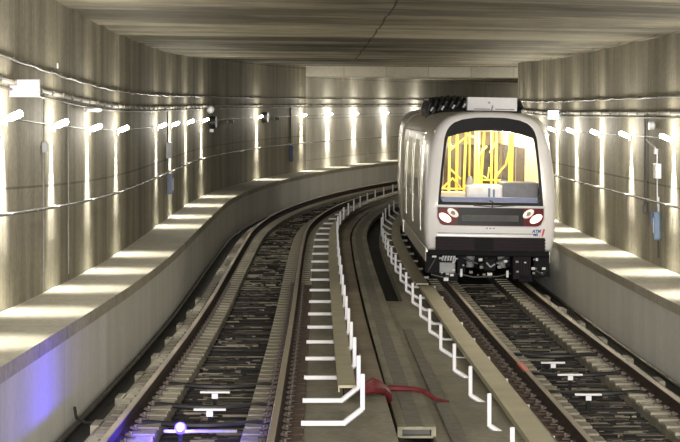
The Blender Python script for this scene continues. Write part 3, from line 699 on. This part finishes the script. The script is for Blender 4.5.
for k in range(5):
    b=B(); x=-.93+.055*k; tube(b,[(x,.43,.46),(x+.01,.40,.52),(x+.03,.40,.57),(x+.05,.44,.60)],.02,6); link('white_coil',b,'lightgrey',uf,True)
b=B(); tube(b,[(-.92,.44,.60),(-.7,.42,.61),(-.66,.44,.48),(-.69,.44,.42)],.018,6); link('white_hose',b,'lightgrey',uf,True)
for (x0,x1,z0,z1) in ((-1.14,-1.05,.52,.56),(-.57,-.52,.14,.30),(.36,.41,.14,.28),(-.20,-.12,.46,.52),(.02,.13,.46,.52),(-.02,.08,.17,.23),(-.90,-.80,.00+.05,.12),(.95,1.0,.48,.54)):
    ub('bright_fitting','lightgrey',x0,x1,.36,.40,z0,z1,bev=.008)
for p in (((-1.2,.42,.25),(-1.1,.38,.45),(-1.05,.42,.58)),((-.5,.40,.52),(-.2,.34,.40),(.1,.34,.42),(.4,.4,.55)),((-.6,.4,.2),(-.3,.36,.14),(.2,.36,.16),(.45,.4,.22)),((.95,.4,.3),(1.1,.38,.2),(1.2,.42,.35)),((-1.15,.42,.18),(-.9,.38,.12),(-.65,.42,.2))):
    b=B(); tube(b,p,.022,6); link('brake_hose',b,'black',uf,True)
b=B(); tube(b,[(0,-.10,.42),(0,.9,.42)],.07,12); box(b,-.13,.11,-.16,-.04,.30,.55,.03); tube(b,[(-.1,-.1,.5),(-.3,.2,.35)],.02,6); link('coupler',b,'bogie',uf)
b=B(); tube(b,[(-.08,-.17,.47),(.0,-.17,.38),(.09,-.17,.44)],.02,6); link('coupler_hose',b,'grey',uf)
ub('rail_guard','bogie',-.9,-.6,.42,.5,.05,.2); ub('rail_guard','bogie',.62,.9,.42,.5,.05,.2)
for i in range(26):
    x=random.uniform(-1.15,1.15); z=random.uniform(.15,.56); w_=random.uniform(.015,.04)
    ub('small_fitting',random.choice(('grey','galv','lightgrey')),x-w_,x+w_,.36,.41,z-w_*.7,z+w_*.7,bev=.004)
# interior
M['taupe']=plain('end_wall_taupe',(.34,.29,.22),.5,var=.15,scale=2)
inn=bpy.data.objects.new('interior',None); C.objects.link(inn); inn.parent=T
def ib(name,mat,*a,bev=0,par=inn):
    b=B(); box(b,*a,bev); return link(name,b,mat,par)
ib('floor_panel','flooring',-1.15,1.15,.45,12.4,.96,1.0); ib('ceiling_panel','cream',-1.0,1.0,.55,12.4,3.07,3.10)
for s in (-1,1):
    b=B(); box(b,*sorted((s*1.13,s*1.17)),.45,12.4,1.0,2.75); box(b,*sorted((s*1.04,s*1.13)),.5,12.4,2.7,3.08); w=link('wall_panel',b,'cream',inn)
    for y0,y1 in ((.8,1.7),(5.2,7.3),(7.6,8.6),(9.0,11.4)):
        ib('inner_window','intwin',*sorted((s*1.115,s*1.135)),y0,y1,1.75,2.68)
    for y0,y1 in ((5.1,7.3),(9.0,11.6)):
        ib('bench_seat','seat',*sorted((s*.70,s*1.12)),y0,y1,1.38,1.46,bev=.02); ib('seat_back','seat',*sorted((s*1.02,s*1.12)),y0,y1,1.46,1.85,bev=.03)
    ib('light_strip','interlamp',*sorted((s*.45,s*.62)),.8,12,3.055,3.069)
ib('end_panel','taupe',-1.15,1.15,12.4,12.45,1.0,3.07)
for x0,x1 in ((-.28,.02),(.16,.50),(.62,1.02)): ib('end_window','intwin',x0,x1,12.38,12.40,1.45,2.65)
ib('dashboard','blueband',-.99,.99,.46,.8,1.1,1.74,bev=.02)
ib('left_shelf','cream',-.98,-.44,.85,1.3,1.1,1.83,bev=.03); ib('right_cabinet','seat',.34,1.1,1.5,2.6,1.1,2.02,bev=.03)
co=ib('control_console','white',-.44,.30,.82,1.4,1.1,1.98,bev=.05)
ib('console_screen','lightgrey',-.40,.0,.80,.82,1.78,1.93,bev=.005)
b=B(); bmesh.ops.create_uvsphere(b,u_segments=14,v_segments=8,radius=1,matrix=Matrix.Translation((-.36,1.0,1.95))@Matrix.Diagonal((.075,.05,.22,1))); link('grey_headrest','B' and b,'grey',inn,True)
b=B(); box(b,.0,.045,.78,.82,1.68,1.92,.01); box(b,.10,.14,.78,.82,1.68,1.90,.01); link('console_post',b,'bluegrey',inn)
def pole(x,y,r=.028,z0=1.0,z1=3.07,lean=0):
    b=B(); tube(b,[(x,y,z0),(x,y,2.0),(x+lean,y,z1)],r,8); return link('yellow_pole',b,'yellow',inn,True)
for x,y,l in ((-.40,5,.0),(-.29,4,.03),(-.72,2.2,0),(-.12,3,0),(-.04,3,-.02),(.12,4.5,.05),(.34,3.2,.0),(.53,2.0,0),(.58,2.0,0),(.42,5.5,0),(-.2,8,0),(.15,9,0)): pole(x,y,.03 if y<6 else .025,lean=l)
def bar(*pts,r=.022):
    b=B(); tube(b,pts,r,8); link('yellow_bar',b,'yellow',inn,True)
bar((-1.0,3.8,1.80),(-.15,3.8,1.80)); bar((-.12,3,1.92),(.55,3,1.92)); bar((.15,4.5,1.98),(.55,4.5,1.98)); bar((-.35,4.2,2.0),(-.62,4.2,2.25)); 
bar((-.12,3,2.45),(.12,3,2.75)); bar((-.12,3,2.2),(.15,3,2.05),(.18,3,2.3)); bar((-.29,4,2.9),(-.62,4,2.62)); bar((.34,3.2,2.85),(.2,3.2,2.6)); bar((.34,3.2,2.1),(.55,3.2,2.35),(.53,2,2.7)); bar((-.05,3,2.9),(-.3,3,2.98)); bar((-.85,3,1.8),(-.6,3,2.05),(-.4,3.5,1.85))
for y,en in ((.62,40),(2.5,70),(5.5,95),(9.5,110)):  # frontmost light is added to brighten the console face
    l=bpy.data.lights.new('saloon_light','POINT'); l.energy=en; l.color=(1,.88,.62); l.shadow_soft_size=.25
    o=bpy.data.objects.new('saloon_light',l); C.objects.link(o); o.parent=inn; o.location=(0,y,2.85)
# ---------------------------------------------------------------- unseen fill lights added behind the viewer, world, camera
for i,(x,y) in enumerate(((-3.0,-18),(.8,-18),(4.2,-18),(-3.0,-8),(.8,-8),(4.2,-8))):
    l=bpy.data.lights.new('added_fill_light','AREA'); l.shape='RECTANGLE'; l.size=1.2; l.size_y=3; l.energy=2600*LE; l.color=(1,.95,.86)  # added fill for general brightness, no such lamps in view
    o=bpy.data.objects.new('added_fill_light',l); C.objects.link(o); o.location=(x,y,4.7); o.rotation_euler=(math.radians(70),0,0)
w=bpy.data.worlds.new('World'); bpy.context.scene.world=w; w.use_nodes=True
w.node_tree.nodes['Background'].inputs[0].default_value=(1,.90,.72,1); w.node_tree.nodes['Background'].inputs[1].default_value=.35
cam=bpy.data.cameras.new('camera'); co_=bpy.data.objects.new('camera',cam); C.objects.link(co_); bpy.context.scene.camera=co_
co_.location=(0,0,3.47); co_.rotation_euler=(math.pi/2,0,0); cam.sensor_width=36; cam.sensor_fit='HORIZONTAL'; cam.lens=2300/680*36; cam.shift_y=-(221-112)/680; cam.clip_start=.5; cam.clip_end=500
sc=bpy.context.scene; sc.view_settings.view_transform='Standard'; sc.view_settings.look='None'; sc.view_settings.gamma=1; sc.view_settings.use_curve_mapping=False
sc.view_settings.exposure=EXPO
